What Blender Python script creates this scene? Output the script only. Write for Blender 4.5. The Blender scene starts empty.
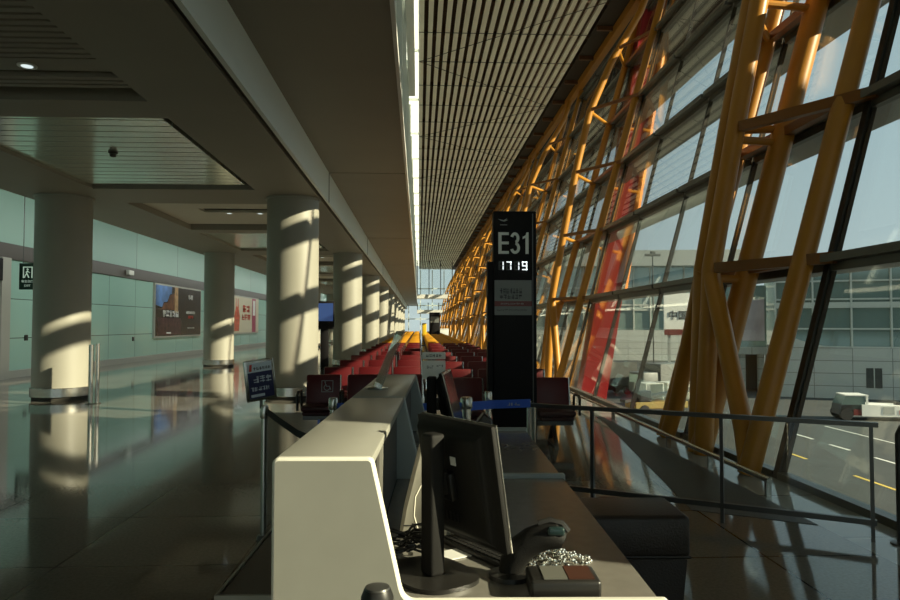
import bpy, bmesh, math, random
from mathutils import Vector, Matrix
random.seed(7)
SC = bpy.context.scene
COL = SC.collection
ORD = ['first','second','third','fourth','fifth','sixth','seventh','eighth','ninth','tenth','eleventh','twelfth','thirteenth',
       'fourteenth','fifteenth','sixteenth','seventeenth','eighteenth','nineteenth','twentieth','twenty-first','twenty-second',
       'twenty-third','twenty-fourth','twenty-fifth']

# ------------------------------------------------------------------ materials
def lin(r, g, b):
    f = lambda c: (c/255/12.92) if c/255 <= .04045 else ((c/255+.055)/1.055)**2.4
    return (f(r), f(g), f(b), 1)

def mat(name, col, rough=.5, metal=0, spec=.5, noise=0, nscale=8, coat=0, emit=None, estr=0, bump=0, bscale=40):
    m = bpy.data.materials.new(name); m.use_nodes = True
    nt = m.node_tree; p = nt.nodes['Principled BSDF']
    p.inputs['Base Color'].default_value = col
    p.inputs['Roughness'].default_value = rough
    p.inputs['Metallic'].default_value = metal
    p.inputs['Specular IOR Level'].default_value = spec
    p.inputs['Coat Weight'].default_value = coat
    if emit:
        p.inputs['Emission Color'].default_value = emit
        p.inputs['Emission Strength'].default_value = estr
    if noise or bump:
        tc = nt.nodes.new('ShaderNodeTexCoord')
    if noise:
        n = nt.nodes.new('ShaderNodeTexNoise'); n.inputs['Scale'].default_value = nscale
        n.inputs['Detail'].default_value = 4
        nt.links.new(tc.outputs['Object'], n.inputs['Vector'])
        r = nt.nodes.new('ShaderNodeValToRGB')
        a = [max(0, c*(1-noise)) for c in col[:3]]; b = [min(1, c*(1+noise)) for c in col[:3]]
        r.color_ramp.elements[0].position = .3; r.color_ramp.elements[0].color = (*a, 1)
        r.color_ramp.elements[1].position = .7; r.color_ramp.elements[1].color = (*b, 1)
        nt.links.new(n.outputs['Fac'], r.inputs['Fac']); nt.links.new(r.outputs['Color'], p.inputs['Base Color'])
    if bump:
        n2 = nt.nodes.new('ShaderNodeTexNoise'); n2.inputs['Scale'].default_value = bscale
        nt.links.new(tc.outputs['Object'], n2.inputs['Vector'])
        bm = nt.nodes.new('ShaderNodeBump'); bm.inputs['Strength'].default_value = bump; bm.inputs['Distance'].default_value = .01
        nt.links.new(n2.outputs['Fac'], bm.inputs['Height']); nt.links.new(bm.outputs['Normal'], p.inputs['Normal'])
    return m

def glass(name, tint=(.9,.94,.92), ior=1.5, rough=0.0, boost=1.0):
    m = bpy.data.materials.new(name); m.use_nodes = True
    nt = m.node_tree; nt.nodes.remove(nt.nodes['Principled BSDF'])
    out = nt.nodes['Material Output']
    t = nt.nodes.new('ShaderNodeBsdfTransparent'); t.inputs['Color'].default_value = (*tint, 1)
    g = nt.nodes.new('ShaderNodeBsdfGlossy'); g.inputs['Roughness'].default_value = rough
    lw = nt.nodes.new('ShaderNodeLayerWeight'); lw.inputs['Blend'].default_value = .5
    pw = nt.nodes.new('ShaderNodeMath'); pw.operation = 'POWER'; pw.inputs[1].default_value = 5
    nt.links.new(lw.outputs['Facing'], pw.inputs[0])
    f0 = ((ior-1)/(ior+1))**2
    fr = nt.nodes.new('ShaderNodeMath'); fr.operation = 'MULTIPLY_ADD'; fr.inputs[1].default_value = 1-f0; fr.inputs[2].default_value = f0
    nt.links.new(pw.outputs[0], fr.inputs[0])
    mx = nt.nodes.new('ShaderNodeMixShader')
    mu = nt.nodes.new('ShaderNodeMath'); mu.operation = 'MULTIPLY'; mu.inputs[1].default_value = boost; mu.use_clamp = True
    nt.links.new(fr.outputs[0], mu.inputs[0]); nt.links.new(mu.outputs[0], mx.inputs['Fac'])
    nt.links.new(t.outputs[0], mx.inputs[1]); nt.links.new(g.outputs[0], mx.inputs[2])
    nt.links.new(mx.outputs[0], out.inputs['Surface'])
    return m

def grid_mat(name, c1, c2, cj, w, h, joint, rough, axes='xy', offset=0.0, spec=.5, off=(0,0,0), mottled=0, ior=1.5):
    """rectangular tiles or panels with thin joints, in object space"""
    m = bpy.data.materials.new(name); m.use_nodes = True
    nt = m.node_tree; p = nt.nodes['Principled BSDF']
    tc = nt.nodes.new('ShaderNodeTexCoord'); sx = nt.nodes.new('ShaderNodeSeparateXYZ'); cx = nt.nodes.new('ShaderNodeCombineXYZ')
    nt.links.new(tc.outputs['Object'], sx.inputs[0])
    for i, a in enumerate(axes): 
        ad = nt.nodes.new('ShaderNodeMath'); ad.operation = 'ADD'; ad.inputs[1].default_value = off[i]
        nt.links.new(sx.outputs['XYZ'.index(a.upper())], ad.inputs[0]); nt.links.new(ad.outputs[0], cx.inputs[i])
    br = nt.nodes.new('ShaderNodeTexBrick'); br.offset = offset; br.squash = 1
    br.inputs['Color1'].default_value = c1; br.inputs['Color2'].default_value = c2; br.inputs['Mortar'].default_value = cj
    br.inputs['Scale'].default_value = 1; br.inputs['Mortar Size'].default_value = joint; br.inputs['Mortar Smooth'].default_value = .1
    br.inputs['Brick Width'].default_value = w; br.inputs['Row Height'].default_value = h; br.inputs['Bias'].default_value = 0
    nt.links.new(cx.outputs[0], br.inputs['Vector'])
    src = br.outputs['Color']
    if mottled:
        n = nt.nodes.new('ShaderNodeTexNoise'); n.inputs['Scale'].default_value = 45; n.inputs['Detail'].default_value = 6
        nt.links.new(tc.outputs['Object'], n.inputs['Vector'])
        mx = nt.nodes.new('ShaderNodeMix'); mx.data_type = 'RGBA'; mx.blend_type = 'MULTIPLY'; mx.inputs[0].default_value = mottled
        rp = nt.nodes.new('ShaderNodeValToRGB'); rp.color_ramp.elements[0].position = .35; rp.color_ramp.elements[0].color = (.25,.25,.25,1)
        rp.color_ramp.elements[1].position = .65
        nt.links.new(n.outputs['Fac'], rp.inputs['Fac'])
        nt.links.new(src, mx.inputs[6]); nt.links.new(rp.outputs['Color'], mx.inputs[7]); src = mx.outputs[2]
    nt.links.new(src, p.inputs['Base Color'])
    p.inputs['Roughness'].default_value = rough; p.inputs['Specular IOR Level'].default_value = spec; p.inputs['IOR'].default_value = ior
    return m

M = {}
M['granite'] = grid_mat('granite_floor', (.19,.175,.15,1), (.215,.198,.17,1), (.02,.018,.015,1), 1.2, 1.2, .009, .07, mottled=.28, ior=1.55)
M['strip'] = mat('floor_reflection_grey', (.085,.085,.08,1), .55, noise=.2, nscale=30)  # tone of a reflection in the floor, put into a colour
M['sill'] = grid_mat('pale_sill_stone', (.34,.35,.335,1), (.38,.39,.375,1), (.10,.10,.10,1), 1.3, 1.3, .008, .08, axes='yx')
M['soffit'] = mat('soffit_paint', (.27,.245,.195,1), .55, noise=.04, nscale=.8)
M['soffit_dark'] = mat('recess_dark', (.05,.045,.036,1), .7)
M['fascia'] = mat('fascia_paint', (.80,.86,.82,1), .45)
M['plank'] = mat('glossy_ceiling_plank', (.80,.85,.74,1), .16, metal=.65)
M['panel_ceiling'] = mat('ceiling_panel', (.55,.51,.42,1), .5)
M['slat'] = mat('roof_slat_white', (.90,.86,.74,1), .5)
M['plenum'] = mat('plenum_brown', (.10,.055,.028,1), .8)
M['column'] = mat('column_plaster', (.31,.296,.246,1), .45, noise=.03, nscale=1.5)
M['steel'] = mat('brushed_steel', (.62,.60,.55,1), .25, metal=1)
M['steel_dark'] = mat('dark_steel', (.10,.10,.095,1), .35, metal=.6)
M['yellow'] = mat('yellow_steel_paint', (.47,.20,.018,1), .38, noise=.05, nscale=2)
M['yellow_dark'] = mat('ochre_steel_paint', (.24,.085,.010,1), .4)
M['mullion'] = mat('dark_mullion', (.035,.034,.03,1), .35, metal=.3)
M['louver'] = mat('grey_sunshade', (.30,.31,.28,1), .4)
M['transom'] = mat('bronze_transom', (.11,.105,.085,1), .35, metal=.3)
M['glass'] = glass('facade_glass', (.90,.935,.93), 1.5, 0, 1.0)
M['clear'] = glass('clear_glass', (.96,.98,.97), 1.45)
M['acrylic'] = glass('acrylic', (.80,.86,.84), 1.5, .02, 1.5)
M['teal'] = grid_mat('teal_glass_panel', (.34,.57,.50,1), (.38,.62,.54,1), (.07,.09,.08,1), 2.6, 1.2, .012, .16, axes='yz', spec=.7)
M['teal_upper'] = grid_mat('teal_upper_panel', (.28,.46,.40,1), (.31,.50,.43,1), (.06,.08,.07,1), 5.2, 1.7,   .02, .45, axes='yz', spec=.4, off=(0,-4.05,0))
M['band'] = mat('dark_band', (.05,.038,.028,1), .4)
M['jamb'] = mat('sun_block_grey', (.42,.42,.37,1), .4)
M['cream'] = mat('counter_solid_surface', (.34,.335,.29,1), .3, noise=.02)
M['panel_grey'] = mat('end_panel_face', (.275,.275,.24,1), .35, noise=.03)
M['cream_edge'] = mat('counter_edge', (.80,.78,.68,1), .25)
M['desk'] = mat('desk_laminate', (.20,.19,.165,1), .2, noise=.06, nscale=20)
M['shelf'] = mat('shelf_brown', (.085,.06,.045,1), .4)
M['inner'] = mat('counter_inner_dark', (.06,.055,.048,1), .5)
M['greyblue'] = mat('blue_grey_laminate', (.33,.38,.38,1), .35)
M['black'] = mat('black_plastic', (.018,.017,.015,1), .38)
M['black_rough'] = mat('black_textured', (.007,.0065,.0055,1), .65, spec=.3, bump=.3, bscale=300)
M['black_leather'] = mat('black_vinyl', (.022,.016,.013,1), .42, bump=.25, bscale=90)
M['screen'] = mat('dark_screen', (.01,.012,.016,1), .12)
M['red'] = mat('red_vinyl', (.105,.005,.007,1), .42, bump=.15, bscale=60)
M['red_dark'] = mat('dark_red_vinyl', (.05,.006,.007,1), .5)
M['seat_yellow'] = mat('yellow_vinyl', (.62,.28,.015,1), .4)
M['white'] = mat('white_paint', (.80,.80,.75,1), .4)
M['printer'] = mat('cream_plastic', (.62,.59,.49,1), .45)
M['white_glossy'] = mat('white_print', (.90,.90,.84,1), .3)
M['text_grey'] = mat('grey_lettering', (.42,.45,.43,1), .5)
M['text_pale'] = mat('pale_lettering', (.86,.90,.86,1), .5)
M['text_dark'] = mat('dark_lettering', (.03,.03,.03,1), .5)
M['text_white'] = mat('white_lettering', (.85,.85,.82,1), .5)
M['text_red'] = mat('red_lettering', (.65,.06,.03,1), .5)
M['led'] = mat('led_lit', (.9,.95,.95,1), .5, emit=(.9,.97,1,1), estr=1.0)
M['led_off'] = mat('led_off', (.055,.06,.05,1), .3)
M['pylon'] = mat('pylon_black', (.010,.009,.010,1), .6, spec=.2)
M['notice'] = mat('notice_grey', (.20,.21,.20,1), .4)
M['maroon'] = mat('maroon_stripe', (.16,.025,.02,1), .4)
M['blue'] = mat('belt_blue', (.02,.10,.55,1), .6)
M['belt_black'] = mat('belt_black', (.02,.018,.016,1), .7)
M['green_sign'] = mat('exit_green', (.008,.03,.018,1), .3)
M['green_lit'] = mat('exit_pictogram', (.5,.62,.52,1), .4, emit=(.6,.8,.65,1), estr=.25)
M['red_column'] = mat('red_cladding', (.27,.013,.013,1), .4)
M['reflection_orange'] = mat('tube_reflection_orange', (.85,.28,.04,1), .4)  # colour of a frame tube mirrored in the glazing
M['asphalt'] = mat('apron_concrete', (.047,.053,.052,1), .85, noise=.15, nscale=.6)
M['line_white'] = mat('apron_line_white', (.75,.75,.70,1), .7)
M['line_yellow'] = mat('apron_line_yellow', (.70,.50,.10,1), .7)
M['bld_panel'] = grid_mat('cladding_panel', (.46,.48,.44,1), (.48,.50,.46,1), (.19,.19,.175,1), 3.0, 1.1, .03, .6, axes='xz')
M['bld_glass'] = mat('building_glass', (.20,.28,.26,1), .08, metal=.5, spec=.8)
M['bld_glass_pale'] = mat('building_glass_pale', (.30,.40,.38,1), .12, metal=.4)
M['bld_mullion'] = mat('building_mullion', (.50,.52,.47,1), .5)
M['bld_roof'] = mat('building_roof', (.34,.36,.34,1), .6)
M['bld_dark'] = mat('building_opening', (.05,.055,.05,1), .7)
M['truck_grey'] = mat('truck_grey', (.15,.16,.15,1), .5)
M['loader_yellow'] = mat('loader_yellow', (.26,.19,.05,1), .6)
M['tyre'] = mat('tyre', (.02,.02,.02,1), .8)
M['vest'] = mat('orange_vest', (.8,.28,.03,1), .7)
M['ad_dark'] = mat('poster_dark', (.035,.022,.017,1), .25)
M['ad_sky'] = mat('poster_sky', (.10,.22,.50,1), .3, noise=.6, nscale=1.2)
M['ad_brown'] = mat('poster_brown', (.14,.05,.02,1), .3, noise=.5, nscale=4)
M['ad_tan'] = mat('poster_tan', (.42,.26,.12,1), .3, noise=.4, nscale=5)
M['ad_crowd'] = mat('poster_crowd', (.07,.03,.03,1), .3, noise=.8, nscale=5)
M['ad_cream'] = mat('poster_cream', (.68,.62,.47,1), .3)
M['ad_red'] = mat('poster_red', (.62,.10,.05,1), .3, noise=.4, nscale=6)
M['ad_magenta'] = mat('poster_magenta', (.42,.015,.10,1), .3)
M['steel_lamp'] = mat('lamp_lens', (.8,.85,.85,1), .3, emit=(.85,1,1,1), estr=.8)
M['violet'] = mat('sign_violet', (.035,.035,.10,1), .3)
M['paper_blue'] = mat('sign_paleblue', (.70,.76,.82,1), .4)
M['beads'] = mat('chrome_beads', (.8,.8,.75,1), .12, metal=1)
M['orange_pad'] = mat('orange_pad', (.06,.020,.010,1), .5)
M['grey_pad'] = mat('grey_pad', (.13,.13,.11,1), .5)
M['teal_lens'] = mat('scanner_lens', (.015,.03,.03,1), .15)
M['screen_blue'] = mat('display_blue', (.02,.04,.12,1), .15, emit=(.05,.12,.4,1), estr=.25)
M['trolley_yellow'] = mat('stand_yellow', (.80,.50,.02,1), .5)
M['frosted'] = None
def frosted():
    m = bpy.data.materials.new('frosted_skylight'); m.use_nodes = True
    nt = m.node_tree; nt.nodes.remove(nt.nodes['Principled BSDF'])
    t = nt.nodes.new('ShaderNodeBsdfTranslucent'); t.inputs['Color'].default_value = (.95,.96,.9,1)
    d = nt.nodes.new('ShaderNodeBsdfTransparent'); d.inputs['Color'].default_value = (.95,.97,.94,1)
    mx = nt.nodes.new('ShaderNodeMixShader'); mx.inputs['Fac'].default_value = .35
    nt.links.new(t.outputs[0], mx.inputs[1]); nt.links.new(d.outputs[0], mx.inputs[2])
    nt.links.new(mx.outputs[0], nt.nodes['Material Output'].inputs['Surface'])
    return m
M['frosted'] = frosted()

# ------------------------------------------------------------------ mesh builder
class MB:
    def __init__(s): s.v = []; s.f = []; s.mi = []; s.m = 0
    def mat(s, i): s.m = i; return s
    def add(s, vs, fs):
        b = len(s.v); s.v += [tuple(v) for v in vs]
        for f in fs: s.f.append([b+i for i in f]); s.mi.append(s.m)
        return s
    def box(s, x0, x1, y0, y1, z0, z1, mtx=None):
        vs = [Vector(p) for p in ((x0,y0,z0),(x1,y0,z0),(x1,y1,z0),(x0,y1,z0),(x0,y0,z1),(x1,y0,z1),(x1,y1,z1),(x0,y1,z1))]
        if mtx: vs = [mtx @ v for v in vs]
        return s.add(vs, [(0,3,2,1),(4,5,6,7),(0,1,5,4),(1,2,6,5),(2,3,7,6),(3,0,4,7)])
    def rbox(s, x0, x1, y0, y1, z0, z1, r=.02, seg=3, mtx=None):
        bm = bmesh.new()
        bmesh.ops.create_cube(bm, size=1)
        for v in bm.verts:
            v.co = Vector(((x0+x1)/2+v.co.x*(x1-x0), (y0+y1)/2+v.co.y*(y1-y0), (z0+z1)/2+v.co.z*(z1-z0)))
        bmesh.ops.bevel(bm, geom=bm.edges[:], offset=r, segments=seg, profile=.5, affect='EDGES')
        bm.verts.index_update()
        vs = [(mtx @ v.co) if mtx else v.co.copy() for v in bm.verts]
        fs = [[v.index for v in f.verts] for f in bm.faces]; bm.free()
        return s.add(vs, fs)
    def tube(s, pts, r, seg=12, caps=True, closed=False):
        pts = [Vector(p) for p in pts]; n = len(pts)
        rs = r if isinstance(r, (list, tuple)) else [r]*n
        vs = []; prev = None
        for i, p in enumerate(pts):
            if closed: t = pts[(i+1) % n]-pts[i-1]
            else: t = (pts[min(i+1, n-1)]-pts[max(i-1, 0)])
            t.normalize()
            if prev is None:
                a = Vector((0,0,1)) if abs(t.z) < .9 else Vector((1,0,0))
                u = t.cross(a).normalized()
            else:
                u = (prev - t*prev.dot(t)).normalized()
            prev = u; w = t.cross(u)
            for k in range(seg):
                an = 2*math.pi*k/seg
                vs.append(p+(u*math.cos(an)+w*math.sin(an))*rs[i])
        fs = []
        for i in range(n if closed else n-1):
            j = (i+1) % n
            for k in range(seg):
                k2 = (k+1) % seg
                fs.append((i*seg+k, i*seg+k2, j*seg+k2, j*seg+k))
        if caps and not closed:
            fs.append(tuple(range(seg-1, -1, -1))); fs.append(tuple((n-1)*seg+k for k in range(seg)))
        return s.add(vs, fs)
    def lathe(s, prof, cx=0, cy=0, seg=32):
        vs = []; n = len(prof)
        for r, z in prof:
            for k in range(seg):
                a = 2*math.pi*k/seg; vs.append((cx+r*math.cos(a), cy+r*math.sin(a), z))
        fs = []
        for i in range(n-1):
            for k in range(seg):
                k2 = (k+1) % seg; fs.append((i*seg+k, i*seg+k2, (i+1)*seg+k2, (i+1)*seg+k))
        fs.append(tuple(range(seg-1, -1, -1))); fs.append(tuple((n-1)*seg+k for k in range(seg)))
        return s.add(vs, fs)
    def prism(s, poly, axis, a, b, mtx=None):
        """extrude 2-D polygon along axis ('x': poly=(y,z), 'y': poly=(x,z), 'z': poly=(x,y))"""
        def P(p, t):
            v = {'x': (t, p[0], p[1]), 'y': (p[0], t, p[1]), 'z': (p[0], p[1], t)}[axis]
            return (mtx @ Vector(v)) if mtx else Vector(v)
        n = len(poly); vs = [P(p, a) for p in poly]+[P(p, b) for p in poly]
        fs = [tuple(range(n-1, -1, -1)), tuple(range(n, 2*n))]
        for i in range(n): fs.append((i, (i+1) % n, n+(i+1) % n, n+i))
        return s.add(vs, fs)
    def ball(s, c, r, seg=10, rings=6):
        prof = [(max(1e-4, r*math.sin(math.pi*i/rings)), c[2]-r*math.cos(math.pi*i/rings)) for i in range(rings+1)]
        return s.lathe(prof, c[0], c[1], seg)
    def bar(s, p, q, w, h):
        """rectangular bar from p to q (w horizontal, h vertical-ish)"""
        p, q = Vector(p), Vector(q); t = (q-p); L = t.length; t.normalize()
        up = Vector((0,0,1)) if abs(t.z) < .95 else Vector((0,1,0))
        u = t.cross(up).normalized(); v = u.cross(t)
        m = Matrix(((u.x,t.x,v.x,p.x),(u.y,t.y,v.y,p.y),(u.z,t.z,v.z,p.z),(0,0,0,1)))
        return s.box(-w/2, w/2, 0, L, -h/2, h/2, m)
    def build(s, name, mats, parent=None, smooth=True, ang=35):
        me = bpy.data.meshes.new(name); me.from_pydata(s.v, [], s.f)
        for m in (mats if isinstance(mats, (list, tuple)) else [mats]): me.materials.append(M[m] if isinstance(m, str) else m)
        me.polygons.foreach_set('material_index', s.mi)
        bm = bmesh.new(); bm.from_mesh(me); bmesh.ops.recalc_face_normals(bm, faces=bm.faces[:]); bm.to_mesh(me); bm.free()
        if smooth:
            me.polygons.foreach_set('use_smooth', [True]*len(me.polygons)); me.set_sharp_from_angle(angle=math.radians(ang))
        me.update()
        o = bpy.data.objects.new(name, me); COL.objects.link(o)
        if parent: o.parent = parent
        return o

def tag(o, label, cat=None, group=None, kind=None):
    o['label'] = label
    if cat: o['category'] = cat
    if group: o['group'] = group
    if kind: o['kind'] = kind
    return o
def thing(name, label, cat, loc=(0,0,0), rz=0, group=None):
    o = bpy.data.objects.new(name, None); o.empty_display_size = .2; COL.objects.link(o)
    o.location = loc; o.rotation_euler = (0,0,rz)
    return tag(o, label, cat, group)
def struct(mb, name, mats, label, cat='setting', **k):
    o = mb.build(name, mats, **k); return tag(o, label, cat, kind='structure')
def dup(o, loc=None, rz=None, label=None, parent=None, mats=None):
    c = o.copy(); COL.objects.link(c)
    if parent: c.parent = parent
    if loc is not None: c.location = loc
    if rz is not None: c.rotation_euler = (0,0,rz)
    if label: c['label'] = label
    for ch in list(o.children): dup(ch, parent=c)
    return c

def text_obj(body, name, size, material, parent=None, loc=(0,0,0), rot=(math.pi/2,0,0), sx=1.0, align='CENTER', depth=.002, bold=0):
    cu = bpy.data.curves.new(name, 'FONT'); cu.body = body; cu.size = size; cu.align_x = align; cu.align_y = 'CENTER'
    cu.extrude = depth; cu.offset = bold; cu.resolution_u = 6
    t = bpy.data.objects.new(name+'_tmp', cu); COL.objects.link(t)
    dg = bpy.context.evaluated_depsgraph_get(); dg.update()
    me = bpy.data.meshes.new_from_object(t.evaluated_get(dg))
    bpy.data.objects.remove(t); bpy.data.curves.remove(cu)
    me.materials.clear(); me.materials.append(M[material])
    o = bpy.data.objects.new(name, me); COL.objects.link(o)
    o.location = loc; o.rotation_euler = rot; o.scale = (sx,1,1)
    if parent: o.parent = parent
    return o

def marks(mb, x0, x1, z0, z1, n, y0, y1, rnd, axis='y', dens=5):
    """n blurred character-like clusters of strokes in a strip (illegible print)"""
    w = (x1-x0)/n
    for i in range(n):
        a, b = x0+i*w+w*.1, x0+(i+1)*w-w*.1; t = (b-a)*.13
        for k in range(dens):
            if rnd.random() < .5:
                zz = z0+(z1-z0)*rnd.random()*.88; r = (a, b, zz, zz+(z1-z0)*.12)
            else:
                xx = a+(b-a-t)*rnd.random(); r = (xx, xx+t, z0, z1)
            if axis == 'y': mb.box(r[0], r[1], y0, y1, r[2], r[3])
            else: mb.box(y0, y1, r[0], r[1], r[2], r[3])
    return mb

# ------------------------------------------------------------------ camera, world, sun
cam = bpy.data.cameras.new('camera'); cam.sensor_width = 36; cam.lens = 28
co = bpy.data.objects.new('camera', cam); COL.objects.link(co)
co.location = (0,0,1.6); co.rotation_euler = (math.radians(92.05), 0, math.radians(-2.54))
cam.clip_end = 2000; cam.clip_start = .05
SC.camera = co
SC.view_settings.view_transform = 'Standard'; SC.view_settings.look = 'None'
SC.view_settings.exposure = 0.12; SC.view_settings.gamma = 1; SC.view_settings.use_curve_mapping = False

w = bpy.data.worlds.new('sky'); SC.world = w; w.use_nodes = True
nt = w.node_tree; bg = nt.nodes['Background']
tc = nt.nodes.new('ShaderNodeTexCoord'); sp = nt.nodes.new('ShaderNodeSeparateXYZ'); rp = nt.nodes.new('ShaderNodeValToRGB')
nt.links.new(tc.outputs['Generated'], sp.inputs[0]); nt.links.new(sp.outputs['Z'], rp.inputs['Fac']); nt.links.new(rp.outputs['Color'], bg.inputs['Color'])
e = rp.color_ramp.elements
e[0].position = 0; e[0].color = (.56,.66,.66,1); e[1].position = 1; e[1].color = (.42,.56,.60,1)
x = e.new(.25); x.color = (.47,.61,.65,1)
bg.inputs['Strength'].default_value = 0.95

sun = bpy.data.lights.new('sun', 'SUN'); sun.energy = 11.5; sun.angle = math.radians(.6); sun.color = (1,.86,.60)
so = bpy.data.objects.new('sun', sun); COL.objects.link(so)
d = Vector((.93,-.33,.425)).normalized()
so.rotation_euler = d.to_track_quat('Z', 'Y').to_euler(); so.location = (40,-20,25)

# ------------------------------------------------------------------ room shell
YB, YE = -16.0, 125.0
WL = -12.4
GX = lambda z: 3.74+.272*z           # inclined glazing plane
LEVELS = [2.3, 4.05, 5.8, 7.55, 9.3, 10.9]
RZ = 11.4

struct(MB().box(WL, 3.2, YB, YE, -.35, 0), 'floor', 'granite', 'dark polished granite concourse floor with square tiles', 'floor')
struct(MB().prism([(2.36,6.02),(3.19,5.52),(3.19,13.2),(3.02,11.2)], 'z', .0005, .004), 'floor', 'strip', 'matte grey patch shaped like a floor reflection, tapering along the window side', 'floor')  # thin dark sheet standing in for a reflection in the polished floor
struct(MB().box(3.2, 3.80, YB, YE, -.35, 0), 'floor', 'sill', 'pale stone floor border under the inclined windows', 'floor')
struct(MB().box(3.62, 3.80, YB, YE, -5.0, -.36), 'wall_right', 'bld_panel', 'outer wall below the inclined windows', 'wall')

# left wall: panels, band, upper panels
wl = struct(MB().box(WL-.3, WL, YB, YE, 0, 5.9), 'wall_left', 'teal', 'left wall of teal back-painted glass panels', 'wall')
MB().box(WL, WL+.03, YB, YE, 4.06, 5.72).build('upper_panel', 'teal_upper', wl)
MB().box(WL, WL+.07, YB, YE, 3.60, 4.05).build('dark_band', 'band', wl)
for yy, zz in [(25.7,2.3),(26.9,1.55),(25.6,.78),(43.4,2.3),(31,1.0),(22.7,1.2)]:
    MB().rbox(WL-.01, WL+.03, yy-.09, yy+.09, zz-.09, zz+.09, .01, 1).build('wall_socket', 'black', wl)
for yy in (30.0, 58.0):
    MB().rbox(WL+.05, WL+.22, yy, yy+.5, 3.72, 3.92, .03, 2).build('band_lamp', 'white', wl)
struct(MB().box(WL, WL+.12, YB, YE, 0, .22), 'baseboard_left', 'jamb', 'pale stone kerb along the teal wall', 'baseboard')
struct(MB().box(WL, WL+.25, YB, YE, 5.72, 5.78), 'trim_1', 'white', 'light trim where the teal wall meets the ceiling', 'trim')

# added area lamps without fittings, hidden behind the beam to brighten the teal wall
for k in range(9):
    la = bpy.data.lights.new('added_wall_fill', 'AREA'); la.shape = 'RECTANGLE'; la.size = .2; la.size_y = 11.0
    la.energy = 130; la.color = (.93,1,.93)
    lo = bpy.data.objects.new('added_wall_fill', la); COL.objects.link(lo)
    lo.location = (-8.75, 10+k*12, 5.45); lo.rotation_euler = (0, math.radians(34), 0)
# low ceiling over the walkway
struct(MB().box(WL, -8.6, YB, YE, 5.78, 5.9), 'ceiling', 'soffit', 'plain ceiling strip beside the teal wall', 'ceiling')
struct(MB().box(-8.6, -6.7, YB, YE, 4.4, 5.9), 'trim_2', 'soffit', 'brown soffit beam along the far row of columns', 'beam')
struct(MB().box(-3.4, -2.2, YB, YE, 4.4, 5.0), 'trim_3', 'soffit', 'brown soffit beam along the near row of columns', 'beam')
struct(MB().box(-2.2, -2.12, YB, YE, 4.46, 5.0), 'trim_4', 'soffit_dark', 'dark shadow gap beside the soffit beam', 'trim')
struct(MB().box(-2.12, -2.06, YB, YE, 4.4, 5.14), 'trim_5', 'fascia', 'pale upright fascia between soffit beam and upper ceiling', 'trim')
for k in range(9): struct(MB().box(-2.065, -2.052, 15.97+12*k, 16.03+12*k, 4.4, 5.07), 'trim_%d' % (60+k), 'soffit_dark', 'dark upright joint in the pale fascia', 'trim')
struct(MB().box(-6.7, -3.4, YB, YE, 5.0, 5.9), 'ceiling', 'soffit_dark', 'dark void above the ceiling coffers', 'ceiling')
n = 3
for k in range(-1, 9):
    y0 = 15.0+12*k
    mb = MB().mat(0).box(-6.7, -3.4, y0-.40, y0+1.3, 4.4, 5.0).mat(1).box(-6.7, -3.4, y0-.58, y0-.40, 4.5, 5.0)
    n += 1; struct(mb, 'trim_%d' % (n+2), ['soffit', 'soffit_dark'], 'ceiling cross beam at a column line', 'beam')
    mb = MB().box(-6.7, -3.4, y0-6.17, y0-5.44, 4.4, 5.0)
    n += 1; struct(mb, 'trim_%d' % (n+2), 'soffit', 'slim ceiling cross beam between column lines', 'beam')
    # coffer A: between column line and following slim beam
    a, b = y0+1.3, y0+5.63
    mb = MB()
    if k == -1:
        yy = a
        while yy < 8.48:
            if not (7.50 < yy < 7.98): mb.box(-6.7, -3.42, yy, yy+.085, 4.43, 4.49)
            yy += .135
        mb.box(-6.7, -3.42, 7.60, 7.97, 4.46, 4.52)
        struct(mb, 'ceiling', 'soffit', 'linear slat ceiling in the nearest coffer', 'ceiling')
    else:
        mb.box(-6.7, -3.4, a, a+1.6, 4.55, 4.62).box(-6.7, -3.4, a+2.2, b, 4.55, 4.62).box(-6.7, -5.6, a+1.6, a+2.2, 4.55, 4.62)
        struct(mb, 'ceiling', 'panel_ceiling', 'plain coffer panel with a slot', 'ceiling')
    # coffer B: between slim beam and next column line gap
    a, b = y0+6.56, y0+11.42
    mb = MB(); N = 16; s = (b-a)/N
    for i in range(N): mb.box(-6.7, -3.56, a+i*s+.018, a+(i+1)*s-.018, 4.46, 4.54)
    if b < YE: struct(mb, 'ceiling', 'plank', 'glossy pale plank ceiling in a coffer', 'ceiling')
# upper ceiling panels between fascia and roof light
for k in range(-1, 10):
    y0, y1 = max(YB, 16.0+12*(k-1)), min(YE, 16.0+12*k)
    if y1 <= y0: continue
    struct(MB().box(-2.06, -.32, y0+.035, y1-.035, 5.08, 5.2), 'ceiling', 'soffit', 'smooth brown upper ceiling panel', 'ceiling')
struct(MB().box(-2.06, -.3, YB, YE, 5.21, 5.3), 'ceiling', 'soffit_dark', 'dark backing above the upper ceiling panels', 'ceiling')
struct(MB().box(-.32, -.27, YB, YE, 5.06, 5.17), 'trim_40', 'white', 'thin light edge of the upper ceiling', 'trim')
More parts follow.
